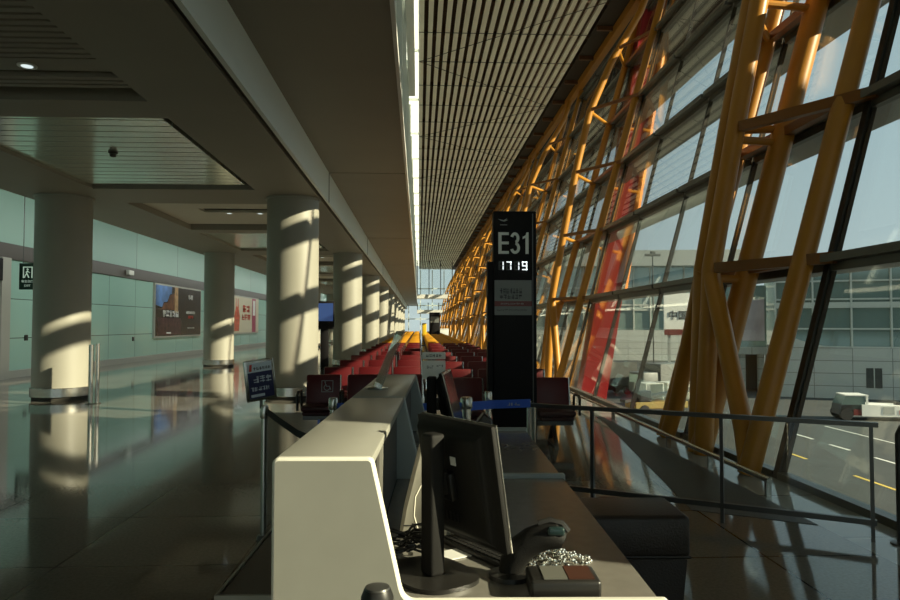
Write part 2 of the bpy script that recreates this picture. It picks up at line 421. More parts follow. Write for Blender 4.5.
# mezzanine side wall + roof light
mz = struct(MB().box(-.62, -.50, YB, YE, 5.3, RZ+.75), 'wall_mezzanine', 'fascia', 'grey side wall rising from the low ceiling to the roof', 'wall')
MB().box(-.50, -.44, YB, YE, 5.3, 7.0).build('dark_band', 'soffit_dark', mz)
for k in range(22):
    y0 = 10+k*5.2
    MB().box(-.50, -.38, y0, y0+.12, 5.3, RZ).build('wall_rib', 'fascia', mz)
rl = struct(MB().box(-.5, -.02, YB, YE, RZ+.75, RZ+.78), 'window_100', 'frosted', 'frosted roof light strip beside the slatted roof', 'window')
for k in range(20):
    y0 = 9+k*5.8
    MB().box(-.5, -.02, y0, y0+.07, RZ+.64, RZ+.74).build('glazing_bar', 'fascia', rl)
struct(MB().rbox(-.40, -.16, 6.0, 27.0, RZ-.9, RZ-.35, .02, 2), 'trim_41', 'fascia', 'grey duct box hanging in the roof light', 'duct')

# slatted roof
mb = MB()
NS = 20; st = 5.8/NS
for i in range(NS):
    x0 = 0.0+i*st
    mb.box(x0, x0+st*.53, 2, YE-2, RZ, RZ+.10)
mb.mat(1).box(0, 6.0, YB, YE, RZ+.55, RZ+.65)
mb.mat(2).box(5.85, 10.0, YB, YE, RZ+.12, RZ+.45).mat(1)
mb.mat(0).box(-.03, -.005, YB, YE, RZ, RZ+.74)
for k in range(48): mb.mat(1).box(0, 5.85, 3+k*2.58, 3.06+k*2.58, RZ+.12, RZ+.3)
M['eave'] = mat('eave_soffit_black', (.028,.018,.011,1), .7)
roof = struct(mb, 'ceiling', ['slat', 'plenum', 'eave'], 'high roof of long white slats over a dark brown void', 'ceiling')
mb = MB()
for k in range(46):
    y0 = 5+k*2.58
    mb.box(-.02, 5.82, y0, y0+.02, RZ-.035, RZ-.02)
for k in range(11):
    y0 = 5+k*10.32
    mb.tube([(0,y0,RZ-.04),(5.82,y0+5.16,RZ-.04)], .010, 6).tube([(5.82,y0+5.16,RZ-.04),(0,y0+10.32,RZ-.04)], .010, 6)
mb.build('roof_cable', 'soffit_dark', roof)
M_br = mat('eave_bracket_brown', (.13,.055,.018,1), .5)
mb = MB()
for k in range(46): mb.box(5.9, 6.45, 2+k*2.58, 2.10+k*2.58, RZ-.02, RZ+.12)
mb.build('eave_bracket', M_br, roof)
eb = MB().box(6.42, 6.66, YB, YE, RZ-.18, RZ+.10)
eb.build('eave_beam', 'yellow', roof)

# inclined facade: one window per bay
FY0, BAY = 7.23, 2.6
nb = 0
for k in [-8,-7,-6,-5,-4]+list(range(-2, 46)):
    y0 = FY0+k*BAY; y1 = y0+BAY
    nb += 1
    mb = MB()
    mb.prism([(GX(0.02), .02), (GX(0.02)+.03, .02), (GX(RZ)+.03, RZ), (GX(RZ), RZ)], 'y', y0+.05, y1-.05)
    wdw = struct(mb, 'window_%d' % nb, 'glass', 'inclined window bay of the long glazed facade', 'window', smooth=False)
    f = MB().mat(0)
    hv = (k % 4 == 0)
    di, wi = (.02, .05) if hv else (.0, .02)
    f.prism([(GX(0)-di, 0), (GX(0)+.075, 0), (GX(RZ)+.075, RZ), (GX(RZ)-di, RZ)], 'y', y0-wi, y0+wi)
    f.mat(1).box(GX(0)-.02, GX(0)+.10, y0+.05, y1-.05, 0, .07)
    for z in LEVELS:
        f.box(GX(z)-.16, GX(z)+.06, y0+.05, y1-.05, z-.04, z+.04).box(GX(z)-.03, GX(z)+.06, y0+.05, y1-.05, z-.13, z-.04)
    f.build('window_frame', ['mullion', 'transom'], wdw, smooth=False)
    lv = MB()
    for z in LEVELS[:5]: lv.box(GX(z)+.07, GX(z)+.66, y0, y1, z-.09, z-.05)
    lv.build('sunshade', 'louver', wdw, smooth=False)
# unseen wall added to block the sun; its glazed doorway lets some through
def gw(y0, y1, z0, z1, mb): mb.prism([(GX(z0)-.02, z0), (GX(z0)+.18, z0), (GX(z1)+.18, z1), (GX(z1)-.02, z1)], 'y', y0, y1)
mb = MB(); gw(-3.17, -.5, 0, RZ, mb); gw(1.25, 2.0, 0, RZ, mb); gw(-.5, 1.25, 3.75, RZ, mb)
wg = struct(mb, 'wall_sun_block', 'jamb', 'unseen solid wall added to block the sun, with a doorway gap', 'wall', smooth=False)
MB().prism([(GX(.02), .02), (GX(.02)+.03, .02), (GX(3.73)+.03, 3.73), (GX(3.73), 3.73)], 'y', -.49, 1.24).build('sun_block_glass', 'glass', wg, smooth=False)
wb = struct(MB().box(WL, 6.7, YB-.05, YB, 0, RZ+.3), 'wall_back', 'clear', 'glazed end wall behind the photographer', 'wall')
mb = MB()
for k in range(10): mb.box(WL+k*2.1, WL+.14+k*2.1, YB+.01, YB+.1, 0, RZ)
mb.build('window_frame', 'fascia', wb)

# far end: glazed end wall
we = struct(MB().box(WL, 6.7, YE, YE+.05, 0, RZ+.3), 'wall_far', 'clear', 'glazed end wall far down the concourse', 'wall')
mb = MB()
for k in range(10): mb.box(WL+k*2.1, WL+.14+k*2.1, YE-.1, YE-.01, 0, RZ)
for z in (2.6, 5, 8): mb.box(WL, 6.7, YE-.1, YE-.01, z, z+.16)
mb.build('window_frame', 'fascia', we)

# ------------------------------------------------------------------ round columns
def column(x, y, label):
    t = thing('round_column', label, 'column', (x, y, 0), 0, None)
    MB().lathe([(.55,.20),(.565,.21),(.565,4.36),(.60,4.36),(.60,4.395)], seg=48).build('shaft', 'column', t)
    MB().lathe([(.585,.07),(.595,.08),(.595,.26),(.585,.27)], seg=48).build('base_ring', 'steel', t)
    MB().lathe([(.56,.0),(.56,.07)], seg=48).build('plinth', 'soffit_dark', t)
    return t
c0 = column(-2.80, 15.65, 'first and widest round cream column of the row beside the red seats')
for i in range(1, 9): dup(c0, (-2.80, 15.65+12*i, 0), 0, '%s round cream column from the camera in the row beside the seats' % ORD[i])
for i in range(0, 9):
    dup(c0, (-7.78, 15.65+12*i, 0), 0, 'nearest round cream column of the row toward the teal wall, at far left' if i == 0 else
        '%s round cream column from the camera in the row toward the teal wall' % ORD[i])
for c in [o for o in COL.objects if o.name.startswith('round_column')]: c['group'] = 'round concourse columns'

# ------------------------------------------------------------------ yellow steel facade frames
def ax(z):   # curved inner chord
    pts = [(0,3.52),(2.3,3.64),(4.1,3.98),(5.8,4.32),(7.5,4.73),(8.95,5.36),(10.4,6.2),(11.3,6.52)]
    for (a, xa), (b, xb) in zip(pts, pts[1:]):
        if a <= z <= b: return xa+(xb-xa)*(z-a)/(b-a)
    return 6.52
ox = lambda z: 3.52+.280*z
def outer(y): return [(ox(0), y, 0), (ox(11.25), y, 11.25)]
D = 1.28
def truss(y, label, big=True):
    t = thing('yellow_truss', label, 'steel frame', (3.6, y, 0), 0, 'yellow steel frames along the windows')
    def B(mb, nm, m='yellow'): 
        o = mb.build(nm, m, t); o.location = (-3.6, 0, 0); return o
    zs = [1.9, 2.3, 3.2, 4.1, 5, 5.8, 6.7, 7.5, 8.3, 8.95, 9.7, 10.4, 11.25]
    for s in ((-1, 1) if big else (0,)):
        B(MB().tube([(3.52, 0.09*s, 0)]+[(ax(z), .13*s, z) for z in zs], .115 if big else .10, 16), 'inner_chord')
    for s in ((-1, 0, 1) if big else (-1, 1)):
        B(MB().tube(outer(s*D), (.14 if s == 0 else .115) if big else .095, 16), 'outer_chord')
    for s in (-1, 1):
        B(MB().tube([(3.55, s*D*.98, 0.02), (3.60, s*D*.8, .45), (ax(2.25), .1*s, 2.3)], .11 if big else .095, 14), 'diagonal_leg')
    for z in LEVELS:
        if z > 10.5: break
        for s in (-1, 1) if big else (-1,):
            B(MB().bar((ax(z), (.28 if big else .13)*s, z), (ox(z)+.15, s*(D+.35), z), .10 if big else .06, .12 if big else .08), 'cross_rail', 'yellow_dark')
        if big:
            B(MB().tube([(ax(z), .12, z+.06), (ox(z), 0, z+.06)], .05, 10).tube([(ax(z), -.12, z-.12), (ox(z), 0, z-.12)], .05, 10), 'rung')
            B(MB().tube([(ax(z), .12, z-.02), (ox(z), D, z-.02)], .05, 10), 'rung')
        else:
            B(MB().tube([(ax(z), 0, z-.03), (ox(z), D, z-.03)], .05, 10), 'rung')
        w_ = .11 if big else .07
        B(MB().bar((ox(z), -D, z), (ox(z), D, z), w_, w_).bar((ox(z), D, z), (GX(z)-.05, D, z), .07, .07), 'outer_tie', 'yellow_dark')
    return t
t0 = truss(8.68, 'largest yellow tubular steel frame, in front of the right-hand windows')
LT = '%s yellow tubular steel frame from the camera along the windows'
t1 = truss(8.68+10.4, LT % ORD[1], False)
for i in range(2, 12):
    dup(t1, (3.6, 8.68+10.4*i, 0), 0, LT % ORD[i])

# bumper rail by the windows
br = thing('bumper_rail', 'low steel rail running along the foot of the windows', 'rail', (3.25, 6.4, 0))
MB().tube([(0,0,.16),(0,70,.16)], .03, 10).build('rail', 'steel', br)
for k in range(52): MB().box(-.025, .025, .02+k*1.3, .06+k*1.3, 0, .15).build('post', 'steel', br)

# ------------------------------------------------------------------ benches
def make_bench(nm, m, md):
    t = thing(nm, 'x', 'bench')
    W = .60
    for i in range(3):
        x0 = i*W+.05; x1 = x0+W-.10
        tilt = Matrix.Translation((0,-.03,.40)) @ Matrix.Rotation(math.radians(-9), 4, 'X')
        MB().rbox(x0, x1, -.045, .045, 0, .475, .03, 2, tilt).build('backrest', m, t)
        MB().rbox(x0, x1, -.52, -.03, .385, .465, .03, 2).rbox(x0+.02, x1-.02, -.50, -.06, .33, .39, .02, 1).build('seat', md, t)
        mb = MB()
        mb.bar((x1+.004, -.03, .42), (x1+.004, .045, .86), .016, .10)
        mb.build('side_frame', 'steel', t)
    for i in range(4):
        x = i*W
        MB().tube([(x,-.10,.40),(x,-.12,.62),(x,-.18,.655),(x,-.42,.655),(x,-.47,.62),(x,-.46,.40)], .019, 8).build('armrest', 'black', t)
    MB().box(.05, 3*W-.05, -.31, -.23, .25, .33).build('beam', 'steel_dark', t)
    for x in (.32, 1.48):
        MB().bar((x,-.27,.26),(x,-.50,.03),.05,.05).bar((x,-.27,.26),(x,-.02,.03),.05,.05).bar((x,-.53,.02),(x,.02,.02),.05,.04).build('leg', 'steel_dark', t)
    return t
rows = [10.4, 12.3]+[14.7+2.4*i for i in range(29)]
rb = make_bench('seat_bench', 'red', 'red_dark'); yb = make_bench('seat_bench', 'seat_yellow', 'seat_yellow')
first = {'r': True, 'y': True}
for i, y in enumerate(rows):
    red = y < 30
    for side, x in (('left', -1.70), ('right', .33)):
        yy = y if side == 'left' else y-.7
        src = rb if red else yb; key = 'r' if red else 'y'
        if red: lab = '%s row of three red seats from the camera, %s of the aisle' % (ORD[i], side)
        else: lab = '%s row of three yellow seats behind the red ones, %s of the aisle' % (ORD[i-9], side)
        if red and i == 0 and side == 'left': lab = 'nearest red three-seat bench left of the aisle, with a wheelchair mark'
        if first[key]: o = src; o.location = (x, yy, 0); o['label'] = lab; first[key] = False
        else: o = dup(src, (x, yy, 0), 0, lab)
        o['group'] = 'red seat benches' if red else 'yellow seat benches'
        if red and i == 0 and side == 'left': front_bench = o
# wheelchair mark on the end seat of the nearest bench
tm = Matrix.Translation((0,-.03,.40)) @ Matrix.Rotation(math.radians(-9), 4, 'X')
mb = MB()
cx, cz, s = .36, .30, .085
mb.box(cx-s, cx+s, -.050, -.044, cz+s-.008, cz+s, tm).box(cx-s, cx+s, -.050, -.044, cz-s, cz-s+.008, tm)
mb.box(cx-s, cx-s+.008, -.050, -.044, cz-s, cz+s, tm).box(cx+s-.008, cx+s, -.050, -.044, cz-s, cz+s, tm)
pts = [tm @ Vector((cx-.005+.042*math.cos(a), -.047, cz-.018+.042*math.sin(a))) for a in [math.radians(100+i*25) for i in range(11)]]
mb.tube(pts, .006, 6)
mb.tube([tm @ Vector(p) for p in ((cx-.03,-.047,cz+.045),(cx-.015,-.047,cz+.0),(cx+.03,-.047,cz+.0),(cx+.05,-.047,cz-.05))], .007, 6)
mb.ball(tm @ Vector((cx-.032,-.047,cz+.062)), .012)
# duplicated benches share children order; attach the mark to the bench that stands first
mk = mb.build('wheelchair_mark', 'text_grey', front_bench); mk['label'] = 'pale wheelchair symbol'

# ------------------------------------------------------------------ check-in counter (rotated a little to the right)
CT = Vector((-.45, 2.18, 0)); CR = math.radians(-1.9)
ct = thing('boarding_counter', 'long cream boarding counter with raised front shelf and lower desk', 'counter', CT, CR)
def gable_poly(grow=0):
    # profile in (u, z): raised left part, sloping edge, low ledge on the right
    def arc(cx, cz, r, a0, a1, n=6): return [(cx+r*math.cos(math.radians(a0+(a1-a0)*i/n)), cz+r*math.sin(math.radians(a0+(a1-a0)*i/n))) for i in range(n+1)]
    p = [(0, 0)]
    p += arc(.022, 1.172, .022, 180, 90)
    p += arc(.292, 1.172, .022, 90, 15)
    p += [(.398, .80)] + arc(.440, .80, .040, 195, 270, 5)
    p += [(1.20, .76)] + arc(1.205, .745, .015, 90, 0, 4)
    p += [(1.22, 0)]
    return p
gp = gable_poly()
for v in (0, 1.82, 3.60):
    g = MB().prism(gp, 'y', v, v+.035); g.mi = [0, 0]+[1]*(len(g.mi)-2)
    o = g.build('end_panel', ['panel_grey', 'cream_edge'] if v == 0 else ['greyblue', 'greyblue'], ct)
    bv = o.modifiers.new('bevel', 'BEVEL'); bv.width = .010; bv.material = 1; bv.segments = 3; bv.limit_method = 'ANGLE'; bv.angle_limit = math.radians(50)
MB().rbox(.004, .306, .03, 1.83, 1.155, 1.19, .008, 2).rbox(.004, .306, 1.85, 3.61, 1.155, 1.19, .008, 2).build('raised_top', 'cream', ct)
MB().box(.0, .03, .035, 3.60, 0, 1.156).build('front_board', 'cream', ct)
ib = MB().box(.245, .265, .04, 3.60, .735, 1.156)
ib.box(.03,.265,.74,.765,.76,1.15).box(.03,.265,2.5,2.525,.76,1.15)
ib.build('back_board', 'inner', ct)
MB().box(.262, .278, .735, .765, .76, 1.15).build('shelf_divider', 'cream', ct)
MB().rbox(.265, 1.21, .035, 1.82, .70, .735, .005, 1).rbox(.265, 1.21, 1.855, 3.60, .70, .735, .005, 1).build('desk_top', 'desk', ct)
MB().box(1.17, 1.20, .05, 3.59, 0, .70).build('modesty_board', 'inner', ct)
sh = MB().rbox(-.29, .0, .42, 3.6, .60, .62, .006, 1).build('bag_shelf', 'shelf', ct)
MB().box(-.295, .0, .405, .42, .585, .625).box(-.30, -.288, .405, 3.6, .585, .625).build('shelf_edge', 'cream', sh)
MB().box(-.24,-.20,.6,.64,0,.6).box(-.24,-.20,3.3,3.34,0,.6).build('shelf_bracket', 'steel_dark', sh)

def on_desk(u, v, z=.735):
    c, s = math.cos(CR), math.sin(CR)
    return (CT.x+u*c-v*s, CT.y+u*s+v*c, z)
DZ = .736

# monitors
def make_monitor(label, loc, rz, tilt, lift=0.0):
    t = thing('computer_monitor', label, 'monitor', loc, rz, 'monitors on the boarding counter')
    W, H = .445, .435
    cz = .075+H/2+lift
    tm = Matrix.Translation((0, .03, cz)) @ Matrix.Rotation(math.radians(tilt), 4, 'X') 
    # rear shell: flared rim and domed centre
    mb = MB()
    mb.rbox(-W/2, W/2, -.012, .012, -H/2, H/2, .008, 2, tm)
    rings = [(1.0,-.010),(.93,-.016),(.84,-.040),(.74,-.052),(.60,-.060)]
    vs = []; fs = []
    for sc_, yy in rings:
        for sx, sz in ((-1,-1),(1,-1),(1,1),(-1,1)):
            vs.append(tm @ Vector((sx*W/2*sc_, yy, sz*H/2*sc_)))
    for i in range(len(rings)-1):
        for k in range(4): fs.append((i*4+k, i*4+(k+1) % 4, (i+1)*4+(k+1) % 4, (i+1)*4+k))
    q = (len(rings)-1)*4; fs.append((q, q+1, q+2, q+3))
    mb.add(vs, fs)
    shell = mb.build('rear_shell', 'black_rough', t)
    MB().rbox(-W/2-.002, W/2+.002, .008, .016, -H/2-.002, H/2+.002, .003, 1, tm).build('bezel', 'steel', shell)
    MB().box(-W/2+.015, W/2-.015, .0155, .018, -H/2+.02, H/2-.015, tm).build('screen', 'screen', t)
    mb = MB()
    for k in range(7): mb.box(-.10+k*.022, -.09+k*.022, -.062, -.058, -.13, -.10, tm)
    mb.build('vent', 'black', shell)
    MB().box(.035, .065, -.0625, -.060, .075, .105, tm).build('sticker', 'white', shell)
    MB().rbox(-.05, .05, -.085, -.055, -.05, .05, .008, 2, tm).build('mount_plate', 'black', t)
    MB().rbox(-.018, .050, -.135, -.075, .012, .47+lift, .012, 3).build('stand_column', 'black_rough', t)
    MB().rbox(-.032, .032, -.11, -.02, cz-.04, cz+.04, .01, 2).build('neck', 'black', t)
    mb = MB()
    pts = []
    for i in range(32):
        a = 2*math.pi*i/32
        pts.append((.17*math.cos(a)*(abs(math.cos(a))**-.3 if abs(math.cos(a)) > .05 else 1) if False else .17*math.copysign(abs(math.cos(a))**.7, math.cos(a)), -.10+.135*math.copysign(abs(math.sin(a))**.7, math.sin(a))))
    mb.prism(pts, 'z', 0, .014)
    mb.build('base_plate', 'black', t)
    return t
th = math.radians(-57)
make_monitor('black monitor seen from behind on the near end of the counter', (.128, 2.50, DZ), th, 9, .022)
p = on_desk(.62, 2.42, DZ)
make_monitor('grey-edged monitor seen edge-on at the far desk of the counter', (p[0]-.06, p[1], DZ), math.radians(-99), 14, .06)

# printer beside the first monitor
p = on_desk(.455, .80, DZ)
pr = thing('ticket_printer', 'cream upright ticket printer on the desk behind the monitor column', 'printer', p, CR)
MB().prism([(-.11,.0),(.10,.0),(.10,.24),(.07,.37),(.01,.40),(-.03,.36),(-.09,.12)], 'y', -.10, .10).build('body', 'printer', pr)
pr.children[0].modifiers.new('bevel', 'BEVEL').width = .014
MB().box(-.09, .092, -.102, -.098, .052, .056).build('seam', 'steel_dark', pr)
MB().box(-.005, .05, -.05, -.01, .375, .405).build('paper_slot', 'black', pr)

# scanner / passport reader
p = on_desk(.90, .11, DZ)
ps = thing('document_reader', 'black reader box with grey and orange pads at near end of the desk', 'reader', p, CR)
MB().rbox(-.10, .125, -.05, .10, 0, .06, .012, 3).build('housing', 'black', ps)
MB().box(-.055, .02, -.035, .085, .0595, .063).build('pad', 'grey_pad', ps)
MB().box(.024, .105, -.035, .085, .0595, .063).build('pad', 'orange_pad', ps)
p = on_desk(.80, .25, DZ)
hs = thing('barcode_scanner', 'black curved scanner head leaning over the reader box', 'scanner', p, CR)
path = [(-.045,.02,.010),(-.035,.02,.05),(-.01,.015,.095),(.03,.01,.125),(.07,.0,.143),(.105,-.005,.145),(.135,-.01,.132)]
MB().tube(path, [.040,.045,.048,.047,.046,.044,.030], 16).build('body', 'black_rough', hs)
MB().lathe([(.075,0),(.072,.014),(.04,.022)], -.045, .02, 24).build('foot', 'black', hs)
MB().rbox(.075, .135, -.05, -.02, .155, .185, .010, 3).build('lens', 'teal_lens', hs)
MB().tube([(.05,.0,.185),(.09,-.0,.196),(.13,-.002,.186),(.15,-.005,.16)], .013, 8).build('trigger_rim', 'black', hs)
# bead chain
bd = thing('bead_chain', 'loose heap of shiny metal bead chain behind the scanner', 'chain', on_desk(.93, .40, DZ))
rnd = random.Random(3); mb = MB()
for i in range(150):
    a = i*.35; r = .02+.10*rnd.random()
    mb.ball((r*math.cos(a)*1.15, r*.6*math.sin(a), .010+.055*rnd.random()*(1-r/.13)), .0085, 8, 5)
o = mb.build('chain_beads', 'beads', bd)
# keyboard beyond the monitor foot
kb = thing('keyboard', 'black keyboard lying on the desk behind the scanner', 'keyboard', on_desk(.685, .53, DZ), math.radians(-57))
MB().rbox(-.20, .20, -.07, .07, 0, .02, .006, 2).build('case', 'black', kb)
mb = MB()
for r in range(5):
    for c in range(17): mb.box(-.188+c*.0222, -.170+c*.0222, -.058+r*.0235, -.04+r*.0235, .019, .026)
mb.build('keycaps', 'black_rough', kb)
MB().box(-.19, -.16, .055, .066, .0195, .0215).build('label_plate', 'white', kb)
# tangle of cables
cb = thing('cable_tangle', 'tangled black cables on the desk beside the monitor column', 'cables', on_desk(.385, .50, DZ))
rnd = random.Random(5)
for k in range(6):
    pts = []
    ph = rnd.random()*6
    for i in range(26):
        a = ph+i*.34; r = .05+.035*math.sin(i*.8+k)
        pts.append((r*math.cos(a)*1.25+.006*k-.01, r*math.sin(a)*1.1, .012+.012*k+.03*abs(math.sin(i*.5+k))))
    MB().tube(pts, .0045, 6).build('cable', 'black', cb)
wc = MB().tube([(.05,.10,.05),(.03,.10,.12),(.035,.11,.19),(.06,.13,.235),(.09,.16,.23)], .004, 6).build('cable', 'printer', cb); wc['label'] = 'cream cable'
# paper ticket on desk under the monitor
pt = MB().rbox(-.06, .06, -.05, .05, 0, .004, .001, 1).build('paper_slip', 'white'); pt.location = on_desk(.56, .50, DZ); pt.rotation_euler = (0,0,.5)
tag(pt, 'small white paper slip on the desk behind the monitor column', 'paper')
# desk phone on the far part
dp = thing('card_reader', 'small black card reader with white print on the far end of the desk', 'reader', on_desk(.80, 3.05, DZ), CR)
MB().prism([(-.09,0),(.09,0),(.09,.17),(.03,.22),(-.06,.10)], 'y', -.07, .07).build('body', 'black', dp)
dp.children[0].modifiers.new('bevel', 'BEVEL').width = .012
mb = MB()
for k in range(4): mb.box(-.01+k*.02, .002+k*.02, -.0735, -.070, .06, .10)
mb.build('print', 'text_white', dp)
# acrylic sheet on the raised top
p = on_desk(.10, 2.35, 1.19)
ac = thing('acrylic_screen', 'leaning clear acrylic sheet on the raised counter top', 'screen', p, CR)
tm = Matrix.Rotation(math.radians(12), 4, 'Z') @ Matrix.Rotation(math.radians(23), 4, 'Y')
MB().box(-.006, .006, -.16, .16, .012, .40, tm).build('sheet', 'acrylic', ac)
MB().lathe([(.075,0),(.075,.008),(.03,.018)], 0, 0, 28).build('foot', 'acrylic', ac)
MB().box(-.02, .02, -.05, .05, .012, .04, tm).build('clamp', 'steel', ac)

# stool
stl = thing('padded_stool', 'black padded stool beside the desk in front of the glass barrier', 'stool', (1.135, 3.80, 0), math.radians(-2))
MB().rbox(-.29, .27, -.22, .20, .40, .62, .03, 3).build('cushion', 'black_leather', stl)
mb = MB()
mb.prism([(-.27,.395),(.255,.395),(.215,.02),(-.23,.02)], 'y', -.20, .18).build('base', 'black_leather', stl)
MB().tube([(-.285,-.215,.41),(.265,-.215,.41),(.265,.195,.41),(-.285,.195,.41)], .008, 6, closed=True).build('piping', 'black', stl)

# ------------------------------------------------------------------ glass barrier
bar = thing('glass_barrier', 'low glass barrier with dark handrail between desk and windows', 'barrier', (.72, 6.66, 0), math.atan2(-1.59, 2.68))
L = math.hypot(2.68, 1.59)
MB().bar((0,0,.86),(L,0,.86),.05,.035).build('handrail', 'steel_dark', bar)
MB().bar((.06,0,.14),(L-.02,0,.14),.04,.04).build('bottom_rail', 'steel_dark', bar)
ts = [.127, .304, .649, .985]
for i, tt in enumerate(ts):
    MB().box(tt*L-.013, tt*L+.013, -.02, .02, 0, .85).build('post', 'steel' if i == 0 else 'steel_dark', bar)
for a, b in zip(ts, ts[1:]):
    MB().box(a*L+.02, b*L-.02, -.005, .005, .17, .84).build('glass_pane', 'clear', bar)
MB().rbox(.127*L-.06, .127*L-.03, -.03, .03, 0, .90, .01, 2).build('post', 'steel', bar)
b2 = thing('glass_barrier', 'dark rounded end of a second barrier at the right edge of the picture', 'barrier', (3.52, 5.02, 0), math.radians(-80))
MB().tube([(0,0,0),(0,0,.80),(.03,0,.85),(.10,0,.87),(1.6,0,.87)], .026, 10).build('handrail', 'steel_dark', b2)
MB().bar((0,0,.14),(1.6,0,.14),.04,.04).build('bottom_rail', 'steel_dark', b2)
MB().box(.04,1.58,-.005,.005,.17,.84).build('glass_pane', 'clear', b2)
MB().lathe([(.07,0),(.07,.012),(.03,.02)],0,0,20).build('base', 'steel_dark', b2)

# ------------------------------------------------------------------ gate pylon
PY = 8.40
py = thing('gate_pylon', 'tall black gate pylon reading E31 with a digital clock', 'sign', (1.145, PY, 0), 0)
MB().rbox(-.245, .275, 0, .16, 0, 2.98, .008, 2).build('body', 'pylon', py)
MB().box(.225, .235, -.004, 0, .05, 2.95).build('edge_joint', 'steel_dark', py)
MB().rbox(-.315, -.246, .03, .20, .70, 2.37, .006, 1).build('side_case', 'pylon', py)
def zpy(y): return 1.6+(325-y)/700*PY*1.003
h2 = .262; zb = zpy(253.5); k_ = .040
mb = MB()
mb.box(-.188, -.188+k_, -.004, 0, zb, zb+h2)
for z_ in (zb, zb+h2/2-k_*.4, zb+h2-k_*.85): mb.box(-.188+k_, -.060, -.004, 0, z_, z_+k_*.85)
def arc_band(cx, cz, rx, rz, a0, a1, w, n=18):
    for i in range(n):
        q = []
        for a, rr in ((a0+(a1-a0)*i/n, 1), (a0+(a1-a0)*(i+1)/n, 1), (a0+(a1-a0)*(i+1)/n, 0), (a0+(a1-a0)*i/n, 0)):
            t = math.radians(a); q.append((cx+(rx-(0 if rr else w))*math.cos(t), cz+(rz-(0 if rr else w))*math.sin(t)))
        mb.prism(q, 'y', -.004, 0)
arc_band(.014, zb+h2*.735, .055, h2*.265, 165, -80, k_*.88)
arc_band(.016, zb+h2*.275, .060, h2*.275, 85, -165, k_*.88)
mb.prism([(.142,zb),(.142+k_*.95,zb),(.142+k_*.95,zb+h2),(.155,zb+h2),(.143,zb+h2-.035),(.108,zb+h2-.055),(.108,zb+h2-.082),(.142,zb+h2-.068)], 'y', -.004, 0)
mb.build('gate_number', 'text_pale', py)
# logo
mb = MB()
zl = zpy(220)
lx = .045
mb.prism([(-.235+lx,zl+.02),(-.17+lx,zl+.006),(-.135+lx,zl+.012),(-.115+lx,zl+.008),(-.16+lx,zl-.012),(-.20+lx,zl-.002)], 'y', -.004, 0).prism([(-.165+lx,zl+.006),(-.125+lx,zl+.03),(-.145+lx,zl+.004)], 'y', -.004, 0)
mb.box(-.21+lx, -.125+lx, -.004, 0, zl-.055, zl-.048)
mb.build('logo_mark', 'text_grey', py)
# seven-segment clock
SEG = {'1': 'bc', '7': 'abc', '9': 'abcdfg', '8': 'abcdefg'}
zc = zpy(265.5); h = .105; wd = .062; tk = .014
def digit(x, ch, par):
    lit, off = MB(), MB()
    for sg, r in {'a': (x,x+wd,zc+h/2-tk,zc+h/2), 'd': (x,x+wd,zc-h/2,zc-h/2+tk), 'g': (x,x+wd,zc-tk/2,zc+tk/2),
                  'f': (x,x+tk,zc+.004,zc+h/2-.004), 'e': (x,x+tk,zc-h/2+.004,zc-.004),
                  'b': (x+wd-tk,x+wd,zc+.004,zc+h/2-.004), 'c': (x+wd-tk,x+wd,zc-h/2+.004,zc-.004)}.items():
        (lit if sg in SEG[ch] else off).box(r[0], r[1], -.004, 0, r[2], r[3])
    lit.build('clock_digit', 'led', par); off.build('unlit_segment', 'led_off', par)
cl = MB().box(-.20, .18, -.0015, 0, zc-.075, zc+.075).build('clock_panel', 'pylon', py)
for x, ch in zip((-.185,-.092,.005,.100), '1719'): digit(x, ch, cl)
mp = MB().box(-.235, .215, -.003, 0, zpy(315), zpy(280)).build('notice_panel', 'notice', py)
rnd = random.Random(11); mb = MB()
marks(mb, -.175, .10, zpy(293.5), zpy(288), 7, -.005, -.003, rnd); marks(mb, -.175, .10, zpy(299), zpy(294.5), 6, -.005, -.003, rnd)
marks(mb, -.21, .16, zpy(311), zpy(309), 16, -.005, -.003, rnd, dens=3)
mb.build('printed_lines', 'text_dark', mp)
st_ = MB().box(-.235, .215, -.005, -.002, zpy(306.2), zpy(301)).build('maroon_stripe', 'maroon', mp)
mb = MB(); marks(mb, -.17, .12, zpy(304.3), zpy(302.8), 12, -.006, -.005, rnd, dens=3); mb.build('printed_lines', 'text_grey', st_)

# ------------------------------------------------------------------ stanchions
def stanchion(name, label, x, y, h, r=.026, head='steel', br=.16):
    t = thing(name, label, 'belt post', (x, y, 0), 0, 'belt barrier posts')
    MB().lathe([(br,0),(br,.012),(br*.9,.025),(.04,.035)], seg=28).build('base', 'steel_dark', t)
    MB().lathe([(r,.03),(r,h-.09)], seg=20).build('pole', 'steel', t)
    MB().lathe([(r*1.25,h-.10),(r*1.35,h-.09),(r*1.35,h-.015),(r*1.1,h)], seg=24).build('belt_head', head, t)
    return t
s1 = stanchion('belt_post', 'slim chrome post under a tilted framed sign, left of the counter', -1.16, 5.35, 1.00, .024, br=.05)
n1 = stanchion('belt_post', 'near post with black capped top in front of the counter end panel', -.082, 1.42, 1.075, .024, 'black')
MB().lathe([(.026,1.0755),(.024,1.079),(.014,1.081)], seg=24).build('cap_disc', 'steel_dark', n1)
MB().lathe([(.0335,1.045),(.0335,1.052)], seg=24).build('collar', 'steel', n1)
stanchion('belt_post', 'chrome belt post holding the blue belt, seen left past the raised counter', -.73, 6.05, .98, .03)
stanchion('belt_post', 'chrome belt post holding the blue belt, behind the big monitor', .41, 6.05, .98, .04)
stanchion('belt_post', 'chrome belt post holding the blue belt, just left of the gate pylon', .63, 6.35, 1.0, .026)
